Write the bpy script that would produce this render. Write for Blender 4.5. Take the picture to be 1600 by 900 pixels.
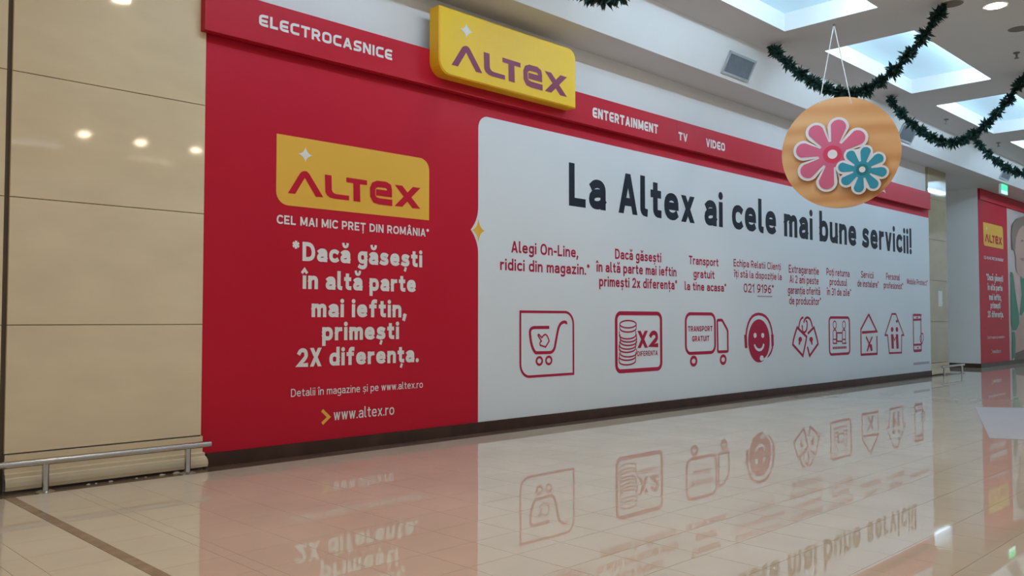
import bpy, math, random
import numpy as np
from mathutils import Matrix, Vector
from mathutils.geometry import delaunay_2d_cdt

random.seed(7)
S = bpy.context.scene
COL = S.collection
for o in list(bpy.data.objects):
    bpy.data.objects.remove(o)

# ------------------------------------------------------------------ camera
FPX, CX, CY = 1337.0, 800.0, 450.0
D, H = 7.861, 1.4                         # distance to the shop front (plane y = 0), eye height
_v1 = np.array([2146 - CX, 500 - CY, FPX]); _v1 /= np.linalg.norm(_v1)
_v2 = np.array([-530 - CX, 500 - CY, FPX]); _v2 -= _v1 * (_v1 @ _v2); _v2 /= np.linalg.norm(_v2)
_v3 = np.cross(_v1, _v2)
ROT = np.array([_v1, _v2, _v3])           # camera (right, down, forward) -> world
cam = bpy.data.cameras.new('camera')
cam.sensor_width = 36.0
cam.lens = 36.0 * FPX / 1600.0
cam.clip_end = 200
cam_o = bpy.data.objects.new('camera', cam)
COL.objects.link(cam_o)
r_, u_, f_ = ROT[:, 0], -ROT[:, 1], ROT[:, 2]
cam_o.matrix_world = Matrix(((r_[0], u_[0], -f_[0], 0), (r_[1], u_[1], -f_[1], -D),
                             (r_[2], u_[2], -f_[2], H), (0, 0, 0, 1)))
S.camera = cam_o

# ------------------------------------------------------------------ world, exposure
WORLD_STRENGTH = 0.55
w = bpy.data.worlds.new('hall_daylight')
S.world = w
w.use_nodes = True
bg = w.node_tree.nodes['Background']
bg.inputs[0].default_value = (0.80, 0.93, 1.0, 1)
bg.inputs[1].default_value = WORLD_STRENGTH
S.view_settings.view_transform = 'Standard'
S.view_settings.look = 'None'
S.view_settings.gamma = 1
S.view_settings.use_curve_mapping = False
S.view_settings.exposure = -0.22
COFFER_PANEL, COFFER_TUBE, DOWNLIGHT = 0.50, 90.0, 190.0


def ray(px, py):
    return ROT @ np.array([px - CX, py - CY, FPX])


def W(px, py, y=0.0):                     # a measured point on the vertical plane y
    d = ray(px, py); t = (D + y) / d[1]
    return t * d[0], H + t * d[2]


def F(px, py, z=0.0):                     # a measured point on the level plane z
    d = ray(px, py); t = (z - H) / d[2]
    return t * d[0], t * d[1] - D


# ------------------------------------------------------------------ materials
def lin(c):
    return tuple(((v / 255) / 12.92 if v <= 10 else ((v / 255 + 0.055) / 1.055) ** 2.4) for v in c)


def mat(name, col, rough=0.5, spec=0.5, metal=0.0, emit=None, noise=None, bump=None, coat=0.0):
    """col: linear rgb; noise: (scale, amount, detail[, stretch]) mottles the colour; bump: (scale, strength)"""
    m = bpy.data.materials.new(name)
    m.use_nodes = True
    nt = m.node_tree
    b = nt.nodes['Principled BSDF']
    b.inputs['Base Color'].default_value = (*col, 1)
    b.inputs['Roughness'].default_value = rough
    b.inputs['Specular IOR Level'].default_value = spec
    b.inputs['Metallic'].default_value = metal
    b.inputs['Coat Weight'].default_value = coat
    b.inputs['Coat Roughness'].default_value = 0.05
    if emit:
        b.inputs['Emission Color'].default_value = (*emit[0], 1)
        b.inputs['Emission Strength'].default_value = emit[1]
    if noise or bump:
        tc = nt.nodes.new('ShaderNodeTexCoord')
        geo = nt.nodes.new('ShaderNodeNewGeometry')
    if noise:
        mp = nt.nodes.new('ShaderNodeMapping')
        if len(noise) > 3:
            mp.inputs['Scale'].default_value = noise[3]
        nt.links.new(geo.outputs['Position'], mp.inputs['Vector'])
        n = nt.nodes.new('ShaderNodeTexNoise')
        n.inputs['Scale'].default_value = noise[0]
        n.inputs['Detail'].default_value = noise[2]
        nt.links.new(mp.outputs[0], n.inputs['Vector'])
        r = nt.nodes.new('ShaderNodeValToRGB')
        a = noise[1]
        r.color_ramp.elements[0].position = 0.3
        r.color_ramp.elements[1].position = 0.7
        r.color_ramp.elements[0].color = (*[v * (1 - a) for v in col], 1)
        r.color_ramp.elements[1].color = (*[min(1, v * (1 + a)) for v in col], 1)
        nt.links.new(n.outputs['Fac'], r.inputs['Fac'])
        nt.links.new(r.outputs[0], b.inputs['Base Color'])
    if bump:
        n2 = nt.nodes.new('ShaderNodeTexNoise')
        n2.inputs['Scale'].default_value = bump[0]
        n2.inputs['Detail'].default_value = 3
        nt.links.new(geo.outputs['Position'], n2.inputs['Vector'])
        bp = nt.nodes.new('ShaderNodeBump')
        bp.inputs['Strength'].default_value = bump[1]
        bp.inputs['Distance'].default_value = 0.02
        nt.links.new(n2.outputs['Fac'], bp.inputs['Height'])
        nt.links.new(bp.outputs[0], b.inputs['Normal'])
    return m


M = dict(
    tile=mat('polished_beige_tile', (0.72, 0.62, 0.50), 0.008, 0.85, noise=(1.3, 0.06, 5), bump=(1.4, 0.0012)),
    grout=mat('tile_grout', (0.17, 0.14, 0.11), 0.8),
    strip=mat('brown_floor_strip', (0.30, 0.19, 0.125), 0.12, 0.5, noise=(9, 0.2, 5)),
    border=mat('brown_floor_border', (0.13, 0.09, 0.068), 0.25, 0.5, noise=(6, 0.3, 6)),
    skirt=mat('dark_brown_skirting', (0.062, 0.030, 0.021), 0.4, 0.2, noise=(4, 0.25, 5)),
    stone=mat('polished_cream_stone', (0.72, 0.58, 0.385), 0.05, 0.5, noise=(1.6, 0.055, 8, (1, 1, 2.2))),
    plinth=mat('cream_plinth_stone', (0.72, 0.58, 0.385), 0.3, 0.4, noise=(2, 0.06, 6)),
    column=mat('polished_stone_shaded', (0.40, 0.32, 0.21), 0.05, 0.5, noise=(1.6, 0.07, 8, (1, 1, 2.2))),  # darker than the pilaster stone, with the column's shade put into the colour
    groove=mat('dark_groove', (0.10, 0.075, 0.055), 0.7),
    paint=mat('white_wall_paint', (0.80, 0.80, 0.79), 0.75, 0.3, noise=(0.8, 0.02, 3)),
    ceil=mat('ceiling_paint', (0.70, 0.695, 0.69), 0.85, 0.2, noise=(0.5, 0.03, 3)),
    red=mat('red_vinyl', (0.49, 0.009, 0.026), 0.42, 0.16, noise=(0.6, 0.04, 2)),
    fascia=mat('red_fascia_sheet', (0.46, 0.010, 0.024), 0.42, 0.14),
    white=mat('white_vinyl', (0.74, 0.79, 0.83), 0.40, 0.3, noise=(0.5, 0.02, 2)),
    pwhite=mat('white_print', (0.78, 0.76, 0.74), 0.45, 0.4),
    pblack=mat('black_print', (0.012, 0.016, 0.028), 0.45, 0.2),
    pred=mat('crimson_print', (0.40, 0.012, 0.05), 0.45, 0.2),
    pgrey=mat('grey_red_print', (0.42, 0.30, 0.36), 0.5, 0.4),
    pyellow=mat('amber_print', (0.80, 0.43, 0.045), 0.45, 0.4),
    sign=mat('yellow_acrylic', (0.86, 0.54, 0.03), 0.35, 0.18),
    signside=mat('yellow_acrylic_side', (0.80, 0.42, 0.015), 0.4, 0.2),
    signtext=mat('plum_acrylic', (0.22, 0.04, 0.085), 0.4, 0.15),
    chrome=mat('brushed_steel', (0.50, 0.47, 0.44), 0.16, 0.5, metal=1.0),
    wood=None,
    pink=mat('pink_board', (0.62, 0.115, 0.20), 0.5, 0.3),
    rose=mat('rose_board', (0.62, 0.04, 0.09), 0.5, 0.3),
    teal=mat('teal_board', (0.03, 0.27, 0.36), 0.5, 0.3),
    dteal=mat('deep_teal_board', (0.015, 0.17, 0.20), 0.5, 0.3),
    cardw=mat('white_board', (0.80, 0.76, 0.76), 0.5, 0.3),
    string=mat('white_cord', (0.80, 0.80, 0.80), 0.6, 0.3),
    needle=mat('pine_green_tinsel', (0.013, 0.045, 0.034), 0.55, 0.3, noise=(25, 0.5, 2)),
    rope=mat('garland_core', (0.012, 0.03, 0.02), 0.8, 0.2),
    ventf=mat('vent_frame_grey', (0.42, 0.45, 0.48), 0.5, 0.4),
    vents=mat('vent_slat_grey', (0.22, 0.24, 0.26), 0.5, 0.4),
    dark=mat('vent_shade', (0.03, 0.03, 0.032), 0.8, 0.2),  # near-black sheet standing in for the shade inside the vents
    panel=mat('skylight_pane', (0.34, 0.46, 0.52), 0.3, 0.4, emit=((0.50, 0.80, 1.0), COFFER_PANEL)),
    tube=mat('lit_tube', (1, 1, 1), 0.5, 0.4, emit=((0.58, 0.80, 1.0), COFFER_TUBE)),
    well=mat('white_well_paint', (0.84, 0.85, 0.86), 0.7, 0.3),
    lamp=mat('lit_downlight', (1, 1, 1), 0.5, 0.4, emit=((1.0, 0.81, 0.57), DOWNLIGHT)),
    linear=mat('lit_linear_lamp', (1, 1, 1), 0.5, 0.4, emit=((0.80, 0.90, 1.0), 9.0)),
    linearw=mat('lit_warm_linear_lamp', (1, 1, 1), 0.5, 0.4, emit=((1.0, 0.86, 0.66), 9.0)),
    exitg=mat('lit_green_sign', (0.02, 0.5, 0.2), 0.4, 0.4, emit=((0.02, 0.85, 0.30), 1.0)),
    exitw=mat('lit_pale_green', (0.5, 0.9, 0.7), 0.4, 0.4, emit=((0.45, 1.0, 0.65), 1.0)),
    speaker=mat('grey_speaker_grille', (0.20, 0.185, 0.17), 0.7, 0.3),
    matw=mat('white_floor_mat', (0.52, 0.51, 0.54), 0.85, 0.2, noise=(1.5, 0.02, 2)),
    paper=mat('white_paper', (0.8, 0.8, 0.78), 0.7, 0.3),
    skin=mat('print_skin', (0.58, 0.36, 0.28), 0.45, 0.4),
    hair=mat('print_hair', (0.24, 0.165, 0.13), 0.45, 0.4),
    cardigan=mat('print_green', (0.035, 0.22, 0.13), 0.45, 0.4),
    backdrop=mat('print_backdrop', (0.62, 0.50, 0.46), 0.45, 0.4),
    pinktop=mat('print_pink_top', (0.70, 0.47, 0.44), 0.45, 0.4),
    tabletop=mat('print_brown', (0.16, 0.12, 0.09), 0.45, 0.2),
    lips=mat('print_lips', (0.45, 0.18, 0.15), 0.45, 0.4),
    rubble=mat('plaster_crumb', (0.55, 0.50, 0.42), 0.9, 0.2),
)


def wood_mat():
    m = mat('orange_wood_board', (0.66, 0.32, 0.12), 0.5, 0.3)
    nt = m.node_tree
    tc = nt.nodes.new('ShaderNodeTexCoord')
    mp = nt.nodes.new('ShaderNodeMapping')
    mp.inputs['Rotation'].default_value = (math.radians(-8), math.radians(8), 0)
    mp.inputs['Scale'].default_value = (0.16, 0.16, 1)
    
    wv = nt.nodes.new('ShaderNodeTexWave')
    wv.bands_direction = 'Z'
    wv.inputs['Scale'].default_value = 1.0
    wv.inputs['Distortion'].default_value = 9
    wv.inputs['Detail'].default_value = 3
    wv.inputs['Detail Scale'].default_value = 1.2
    r = nt.nodes.new('ShaderNodeValToRGB')
    r.color_ramp.elements[0].color = (0.62, 0.28, 0.095, 1)
    r.color_ramp.elements[1].color = (0.74, 0.39, 0.17, 1)
    nt.links.new(tc.outputs['Object'], mp.inputs['Vector'])
    nt.links.new(mp.outputs[0], wv.inputs['Vector'])
    nt.links.new(wv.outputs['Fac'], r.inputs['Fac'])
    nt.links.new(r.outputs[0], nt.nodes['Principled BSDF'].inputs['Base Color'])
    return m


M['wood'] = wood_mat()

# ------------------------------------------------------------------ object helpers
ORIGIN = {}


def tag(o, label=None, cat=None, group=None, kind=None):
    if label: o['label'] = label
    if cat: o['category'] = cat
    if group: o['group'] = group
    if kind: o['kind'] = kind
    return o


def thing(name, loc, label, cat, group=None):
    e = bpy.data.objects.new(name, None)
    COL.objects.link(e)
    e.location = loc
    e.empty_display_size = 0.2
    ORIGIN[e.name] = Vector(loc)
    return tag(e, label, cat, group)


def obj(name, verts, faces, m, parent=None, label=None, kind=None, smooth=False, mats=None, fmat=None):
    """one mesh from world-space vertices, put under its parent"""
    org = ORIGIN[parent.name] if parent is not None else Vector((0, 0, 0))
    me = bpy.data.meshes.new(name)
    me.from_pydata([(v[0] - org[0], v[1] - org[1], v[2] - org[2]) for v in verts], [], faces)
    me.materials.append(M[m])
    for x in (mats or []):
        me.materials.append(M[x])
    if fmat:
        me.polygons.foreach_set('material_index', fmat)
    if smooth:
        me.polygons.foreach_set('use_smooth', [True] * len(me.polygons))
    me.update()
    o = bpy.data.objects.new(name, me)
    COL.objects.link(o)
    if parent is not None:
        o.parent = parent
    ORIGIN[o.name] = org
    if label: o['label'] = label
    if kind: o['kind'] = kind
    return o


class MB:
    def __init__(s):
        s.v, s.f = [], []

    def add(s, v, f):
        n = len(s.v)
        s.v += [tuple(p) for p in v]
        s.f += [tuple(i + n for i in q) for q in f]
        return s

    def box(s, x0, x1, y0, y1, z0, z1):
        v = [(x, y, z) for z in (z0, z1) for y in (y0, y1) for x in (x0, x1)]
        return s.add(v, [(0, 2, 3, 1), (4, 5, 7, 6), (0, 1, 5, 4), (2, 6, 7, 3), (0, 4, 6, 2), (1, 3, 7, 5)])

    def quad(s, a, b, c, d):
        return s.add([a, b, c, d], [(0, 1, 2, 3)])

    def tube(s, pts, r, n=8, cap=True):
        pts = [Vector(p) for p in pts]
        rings = []
        for i, p in enumerate(pts):
            t = (pts[min(i + 1, len(pts) - 1)] - pts[max(i - 1, 0)]).normalized()
            a = t.cross(Vector((0, 0, 1)))
            if a.length < 1e-3: a = t.cross(Vector((1, 0, 0)))
            a.normalize(); b = t.cross(a)
            rr = r[i] if isinstance(r, (list, tuple)) else r
            rings.append([p + a * rr * math.cos(2 * math.pi * k / n) + b * rr * math.sin(2 * math.pi * k / n) for k in range(n)])
        v = [q for rg in rings for q in rg]
        f = [(i * n + k, i * n + (k + 1) % n, (i + 1) * n + (k + 1) % n, (i + 1) * n + k) for i in range(len(pts) - 1) for k in range(n)]
        if cap:
            f += [tuple(range(n))[::-1], tuple(range((len(pts) - 1) * n, len(pts) * n))]
        return s.add(v, f)

    def prism(s, poly, fn0, fn1):
        """poly 2D, fn0/fn1 map (a,b) to the front and the back"""
        n = len(poly)
        v = [fn0(*p) for p in poly] + [fn1(*p) for p in poly]
        f = [tuple(range(n)), tuple(range(n, 2 * n))[::-1]] + [(i, i + n, (i + 1) % n + n, (i + 1) % n) for i in range(n)]
        return s.add(v, f)

    def build(s, name, m, parent=None, **k):
        return obj(name, s.v, s.f, m, parent, **k)


def rounded(x0, x1, z0, z1, rbl=0, rbr=0, rtr=0, rtl=0, n=7):
    out = []
    for cx, cz, r, a0 in ((x0, z0, rbl, 180), (x1, z0, rbr, 270), (x1, z1, rtr, 0), (x0, z1, rtl, 90)):
        if r <= 0:
            out.append((cx, cz)); continue
        ox = cx + r if cx == x0 else cx - r
        oz = cz + r if cz == z0 else cz - r
        for i in range(n + 1):
            a = math.radians(a0 + 90 * i / n)
            out.append((ox + r * math.cos(a), oz + r * math.sin(a)))
    return out


# ------------------------------------------------------------------ lettering and line drawing (flat print)
G = {
 'a': '3,44 ~8,50 16,50 ~30,50 30,34 30,0;30,28 ~0,31 0,13 ~0,0 12,0 ~24,0 30,10',
 'b': '0,72 0,0;0,36 ~5,50 17,50 ~32,50 32,25 ~32,0 17,0 ~5,0 0,13',
 'c': '28,46 ~24,50 18,50 ~0,50 0,25 ~0,0 18,0 ~24,0 28,4',
 'd': '32,72 32,0;32,36 ~27,50 15,50 ~0,50 0,25 ~0,0 15,0 ~27,0 32,13',
 'e': '1,26 32,26 ~33,50 17,50 ~0,50 0,25 ~0,0 19,0 ~26,0 30,4',
 'f': '22,70 ~9,73 9,56 9,0;0,50 20,50',
 'g': '30,50 30,-6 ~30,-20 14,-20 ~7,-20 2,-17;30,36 ~25,50 15,50 ~0,50 0,26 ~0,3 15,3 ~25,3 30,14',
 'h': '0,72 0,0;0,34 ~6,50 17,50 ~29,50 29,34 29,0',
 'i': '0,50 0,0;.0,69', 'l': '0,72 0,10 ~0,0 8,0',
 'm': '0,50 0,0;0,36 ~5,50 14,50 ~24,50 24,36 24,0;24,36 ~29,50 38,50 ~48,50 48,36 48,0',
 'n': '0,50 0,0;0,34 ~6,50 17,50 ~29,50 29,34 29,0',
 'o': '17,50 ~34,50 34,25 ~34,0 17,0 ~0,0 0,25 ~0,50 z',
 'p': '0,50 0,-20;0,36 ~5,50 17,50 ~32,50 32,25 ~32,0 17,0 ~5,0 0,13',
 'r': '0,50 0,0;0,32 ~5,50 18,49',
 's': '26,46 ~21,50 14,50 ~2,50 2,38 ~2,28 14,26 ~28,23 28,12 ~28,0 14,0 ~6,0 0,4',
 't': '8,64 8,12 ~8,0 20,1;0,50 19,50',
 'u': '0,50 0,16 ~0,0 12,0 ~23,0 29,14;29,50 29,0',
 'v': 'D0,50 15,0;D30,50 15,0', 'w': 'D0,50 11,0;D22,50 11,0;D22,50 33,0;D44,50 33,0',
 'x': 'D0,50 30,0;D30,50 0,0', 'z': '1,50 28,50;D28,50 0,0;0,0 29,0',
 'A': 'D0,0 20,70;D40,0 20,70;9,19 31,19', 'C': '37,64 ~32,70 22,70 ~0,70 0,35 ~0,0 22,0 ~32,0 37,6',
 'D': '0,70 0,0 14,0 ~40,0 40,35 ~40,70 14,70 z', 'E': '30,70 0,70 0,0 31,0;0,37 26,37',
 'F': '30,70 0,70 0,0;0,36 25,36', 'G': '37,64 ~32,70 22,70 ~0,70 0,35 ~0,0 22,0 ~32,0 38,7 38,32 24,32',
 'I': '0,70 0,0', 'L': '0,70 0,0 28,0', 'M': '0,0 0,70;D0,70 23,8;D46,70 23,8;46,70 46,0',
 'N': '0,0 0,70;D0,70 36,0;36,0 36,70', 'O': '22,70 ~44,70 44,35 ~44,0 22,0 ~0,0 0,35 ~0,70 z',
 'P': '0,0 0,70 18,70 ~34,70 34,50 ~34,30 18,30 0,30', 'R': '0,0 0,70 18,70 ~34,70 34,51 ~34,33 18,33 0,33;D18,33 36,0',
 'S': '32,64 ~26,70 17,70 ~2,70 2,53 ~2,40 17,36 ~34,31 34,17 ~34,0 17,0 ~7,0 0,6',
 'T': '0,70 36,70;18,70 18,0', 'U': '0,70 0,20 ~0,0 18,0 ~36,0 36,20 36,70', 'V': 'D0,70 19,0;D38,70 19,0',
 'X': 'D0,70 36,0;D36,70 0,0',
 '0': '16,70 ~32,70 32,35 ~32,0 16,0 ~0,0 0,35 ~0,70 z', '1': '0,58 13,70 13,0',
 '2': '1,60 ~6,70 16,70 ~31,70 31,52 ~31,40 18,24 0,0 32,0',
 '3': '2,66 ~8,70 15,70 ~30,70 30,53 ~30,37 14,37 ~32,37 32,18 ~32,0 14,0 ~6,0 0,4',
 '6': '27,68 ~0,64 0,24 ~0,0 16,0 ~32,0 32,21 ~32,42 16,42 ~5,42 1,28',
 '9': '5,2 ~32,6 32,46 ~32,70 16,70 ~0,70 0,49 ~0,28 16,28 ~27,28 31,42',
 '.': '.0,0', ',': '.0,0;2,0 -3,-14', '-': '0,26 15,26', '!': '0,72 0,24;.0,0',
 '*': '9,50 9,70;0,55 18,65;0,65 18,55',
}
G['ă'] = G['a'] + ';^5,74 ~6,62 15,62 ~24,62 25,74'
G['î'] = '0,50 0,0;^-10,60 0,72 10,60'
G['ș'] = G['s'] + ';^16,-6 12,-17'
G['ț'] = G['t'] + ';^15,-6 11,-17'
G['Ț'] = G['T'] + ';^20,-6 16,-17'
G['Â'] = G['A'] + ';^10,77 20,88 30,77'
GF = dict(G)                                # squarer capitals with a rounded E for the fascia
GF['E'] = '33,70 18,70 ~0,70 0,52 0,18 ~0,0 18,0 33,0;0,36 30,36'
GF['C'] = '34,70 18,70 ~0,70 0,52 0,18 ~0,0 18,0 34,0'
GF['O'] = '18,70 22,70 ~40,70 40,52 40,18 ~40,0 22,0 18,0 ~0,0 0,18 0,52 ~0,70 z'
GF['S'] = '34,70 16,70 ~1,70 1,53 ~1,36 17,36 ~34,36 34,18 ~34,0 17,0 0,0'
GF['T'] = '0,70 36,70;18,70 18,0'


def flatten(tok, n=5):
    """'x,y' on-curve and '~x,y' control points to a polyline; True when closed"""
    pts, ctrl, closed = [], None, False
    for t in tok.split():
        if t == 'z':
            closed = True
            if ctrl is not None:
                a, c, b = pts[-1], ctrl, pts[0]
                for i in range(1, n):
                    k = i / n
                    pts.append(((1-k)**2*a[0]+2*k*(1-k)*c[0]+k*k*b[0], (1-k)**2*a[1]+2*k*(1-k)*c[1]+k*k*b[1]))
                ctrl = None
            continue
        p = tuple(float(q) for q in t.lstrip('~').split(','))
        if t[0] == '~':
            ctrl = p
        elif ctrl is not None:
            a, c, b = pts[-1], ctrl, p
            for i in range(1, n + 1):
                k = i / n
                pts.append(((1-k)**2*a[0]+2*k*(1-k)*c[0]+k*k*b[0], (1-k)**2*a[1]+2*k*(1-k)*c[1]+k*k*b[1]))
            ctrl = None
        else:
            pts.append(p)
    return pts, closed


class Ink:
    """collects flat 2D polygons"""
    def __init__(s):
        s.v, s.f = [], []
        s.cut = [0]                          # first face of every separate drawing

    def poly(s, pts):
        n = len(s.v)
        s.v += list(pts)
        s.f.append(tuple(range(n, n + len(pts))))
        return s

    def stroke(s, pts, w, closed=False, ext=0.0):
        pts = [np.array(p, float) for p in pts]
        q = [pts[0]]
        for p in pts[1:]:
            if np.hypot(*(p - q[-1])) > 1e-6: q.append(p)
        if closed and np.hypot(*(q[0] - q[-1])) < 1e-6: q.pop()
        pts = q
        n = len(pts)
        if n < 2: return s
        if ext and not closed:
            d0 = pts[0] - pts[1]; pts[0] = pts[0] + d0 / np.hypot(*d0) * ext
            d1 = pts[-1] - pts[-2]; pts[-1] = pts[-1] + d1 / np.hypot(*d1) * ext
        L, Rr = [], []
        for i in range(n):
            a = pts[i] - pts[i-1] if (i > 0 or closed) else None
            b = pts[(i+1) % n] - pts[i] if (i < n - 1 or closed) else None
            if a is None: a = b
            if b is None: b = a
            a = a / np.hypot(*a); b = b / np.hypot(*b)
            na, nb = np.array([-a[1], a[0]]), np.array([-b[1], b[0]])
            m = na + nb
            l = np.hypot(*m)
            m = na if l < 1e-6 else m / l
            k = 1 / max(0.45, float(m @ na))
            L.append(tuple(pts[i] + m * w / 2 * k)); Rr.append(tuple(pts[i] - m * w / 2 * k))
        base = len(s.v)
        s.v += L + Rr
        for i in range(n if closed else n - 1):
            j = (i + 1) % n
            s.f.append((base + i, base + j, base + n + j, base + n + i))
        return s

    def disc(s, cx, cz, rx, rz=None, n=18):
        rz = rx if rz is None else rz
        return s.poly([(cx + rx*math.cos(2*math.pi*i/n), cz + rz*math.sin(2*math.pi*i/n)) for i in range(n)])

    def ring(s, cx, cz, rx, rz, w, n=24):
        return s.stroke([(cx + rx*math.cos(2*math.pi*i/n), cz + rz*math.sin(2*math.pi*i/n)) for i in range(n)], w, True)

    def glyph(s, toks, ox, oz, sc, xs, w):
        """toks: font entry; sc: metres per unit upright; xs: metres per unit across; w: stroke in metres"""
        s.cut.append(len(s.f))
        wu = w / sc
        w_full = w
        def ym(y):
            if y <= 0: return y + wu / 2
            if y <= 50: return wu / 2 + y * (50 - wu) / 50
            return y - wu / 2
        for st in toks.split(';'):
            w = w_full
            if st[0] == '^':                     # accents are drawn a little lighter
                st = st[1:]
                p, cl = flatten(st)
                s.stroke([(ox + x * xs + w / 2, oz + y * sc) for x, y in p], w * 0.72, cl, w * 0.2)
                continue
            if st[0] == '.':
                x, y = (float(q) for q in st[1:].split(','))
                s.disc(ox + x * xs + w / 2, oz + (ym(y)) * sc, w * 0.58, w * 0.58, 10)
            elif st[0] == 'D':
                (x0, y0), (x1, y1) = [tuple(float(q) for q in t.split(',')) for t in st[1:].split()]
                X0, X1 = ox + x0 * xs + w / 2, ox + x1 * xs + w / 2
                Z0, Z1 = oz + y0 * sc, oz + y1 * sc
                hw = w / 2 * math.hypot(X1 - X0, Z1 - Z0) / max(1e-6, abs(Z1 - Z0)) * 0.97
                s.poly([(X0 - hw, Z0), (X0 + hw, Z0), (X1 + hw, Z1), (X1 - hw, Z1)])
            else:
                p, cl = flatten(st)
                s.stroke([(ox + x * xs + w / 2, oz + ym(y) * sc) for x, y in p], w, cl, 0 if cl else w / 2 * 0.98)
        return s

    def text(s, body, x0, x1, zb, cap, wf=0.14, font=G, gap=8.5):
        sc = cap / 70.0
        SP = 19 + 40 * wf
        w = cap * wf
        def width(ch):
            xs_ = []
            for st in font[ch].split(';'):
                for t in st.replace('D', '').replace('.', '', 1 if st[0] == '.' else 0).replace('~', '').replace('^', '').split():
                    if t != 'z': xs_.append(float(t.split(',')[0]))
            return min(0, min(xs_)) * (ch not in 'î,') , max(xs_) * (1 if ch != 'î' else 0)
        un, fx = 0.0, 0.0                     # scalable units, fixed metres
        for i, ch in enumerate(body):
            if ch == ' ': un += SP; continue
            un += width(ch)[1]; fx += w
            if i < len(body) - 1: un += gap
        xs = (x1 - x0 - fx) / un
        x = x0
        for i, ch in enumerate(body):
            if ch == ' ': x += SP * xs; continue
            if ch == '*':
                s.glyph(font[ch], x, zb + 2 * sc, sc, xs, w * 0.62)
            else:
                s.glyph(font[ch], x, zb, sc, xs, w)
            x += width(ch)[1] * xs + w + gap * xs
        s.cut.append(len(s.f))
        return s

    def build(s, name, y, m, parent, **k):
        # merge overlapping strokes into one flat sheet without double faces, drawing by drawing
        V, Fc = [], []
        cuts_ = s.cut + [len(s.f)]
        for c0, c1 in zip(cuts_[:-1], cuts_[1:]):
            if c1 <= c0: continue
            used = sorted({i for q in s.f[c0:c1] for i in q})
            cx, cz = s.v[used[0]]
            loc = {i: n for n, i in enumerate(used)}
            pts = [(s.v[i][0] - cx, s.v[i][1] - cz) for i in used]
            fin, tot = [], 0.0
            for q in s.f[c0:c1]:
                q = [loc[i] for i in q]
                for t in ([q] if len(q) != 4 else [q[:3], [q[0], q[2], q[3]]]):
                    p = [pts[i] for i in t]
                    ar = sum(p[i - 1][0] * p[i][1] - p[i][0] * p[i - 1][1] for i in range(len(p))) / 2
                    if abs(ar) > 1e-8:
                        fin.append(t if ar > 0 else t[::-1]); tot += abs(ar)
            for eps in (1e-5, 1e-4, 3e-4, 0):
                res = delaunay_2d_cdt([Vector(p) for p in pts], [], fin, 1, eps, True)
                fs = [tuple(q) for q, src in zip(res[2], res[5]) if src]
                got = 0.0
                for q in fs:
                    p = [res[0][i] for i in q]
                    got += abs(sum(p[i - 1][0] * p[i][1] - p[i][0] * p[i - 1][1] for i in range(len(p))) / 2)
                if 0.4 * tot < got < tot * 1.02: break
            else:
                res, fs = [[Vector(p) for p in pts]], [tuple(q) for q in fin]
                print('flat sheet kept as drawn', name, tot, got)
            n = len(V)
            V += [(p[0] + cx, y, p[1] + cz) for p in res[0]]
            Fc += [tuple(i + n for i in q) for q in fs]
        return obj(name, V, Fc, m, parent, **k)

    def letters(s, y, m, parent):
        """every drawing a part of its own"""
        for c0, c1 in zip(s.cut, s.cut[1:] + [len(s.f)]):
            if c1 > c0:
                I_ = Ink()
                I_.v, I_.f = s.v, s.f[c0:c1]
                I_.build('letter', y, m, parent)


# ================================================================== SETTING
ZS, HC = 5.28, 5.85                          # soffit and ceiling heights
P1, P2 = (-0.607, ZS), (-0.906, HC)           # the sloping bulkhead face (y, z)
XL, XR, YB = -9.0, 46.0, -20.0
XCOL0, XCOL1, XFAR, YFAR = 22.66, 23.95, 27.36, 0.25

# floor: a grout bed, polished tiles with open joints, brown strip and border
floor = MB().box(XL, XR, YB, 7.0, -0.12, -0.004).build('floor', 'grout', kind='structure')
xcol = [1.405 - 0.3935 * k for k in range(26, 0, -1)] + [1.405, 1.555, 1.945, 2.02, 2.395, 2.487]
xcol += [2.487 + 0.3935 * k for k in range(1, 111)]
yrow = [-0.255 - 0.396 * k for k in range(0, 50)]
GAP = 0.0016


def to_px(x, y, z):
    p = ROT.T @ np.array([x, y + D, z - H])
    if p[2] < 0.2: return None
    return CX + FPX * p[0] / p[2], CY + FPX * p[1] / p[2], p[2]


tiles = []
for i in range(len(xcol) - 1):
    a, b = xcol[i], xcol[i + 1]
    for j in range(len(yrow) - 1):
        t, s_ = yrow[j], yrow[j + 1]
        if abs(a - 1.945) < 1e-6: continue
        q = to_px((a + b) / 2, (t + s_) / 2, 0)
        area = 0
        if q and -20 < q[0] < 1620 and q[1] < 915:
            area = (b - a) * 0.396 / q[2] ** 3
        tiles.append((area, a, b, s_, t))
tiles.sort(reverse=True)
TILE_MESH = {}
rng = random.Random(3)
for k, (area, a, b, y0, y1) in enumerate(tiles[:300]):
    wd = round(b - a, 4)
    if wd not in TILE_MESH:
        hx, hy = wd / 2 - GAP, 0.198 - GAP
        v = [(-hx, -hy, -0.009), (hx, -hy, -0.009), (hx, hy, -0.009), (-hx, hy, -0.009),
             (-hx, -hy, 0), (hx, -hy, 0), (hx, hy, 0), (-hx, hy, 0)]
        f = [(4, 5, 6, 7)] + [(i, (i+1) % 4, (i+1) % 4 + 4, i + 4) for i in range(4)]
        me = bpy.data.meshes.new('floor_tile')
        me.from_pydata(v, [], f)
        me.materials.append(M['tile'])
        TILE_MESH[wd] = me
    o = bpy.data.objects.new('floor_tile', TILE_MESH[wd])
    COL.objects.link(o)
    o.parent = floor
    o.location = ((a + b) / 2, (y0 + y1) / 2, 0)
    o.rotation_euler = (rng.gauss(0, 0.00009), rng.gauss(0, 0.00009), 0)
rest = MB()
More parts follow.
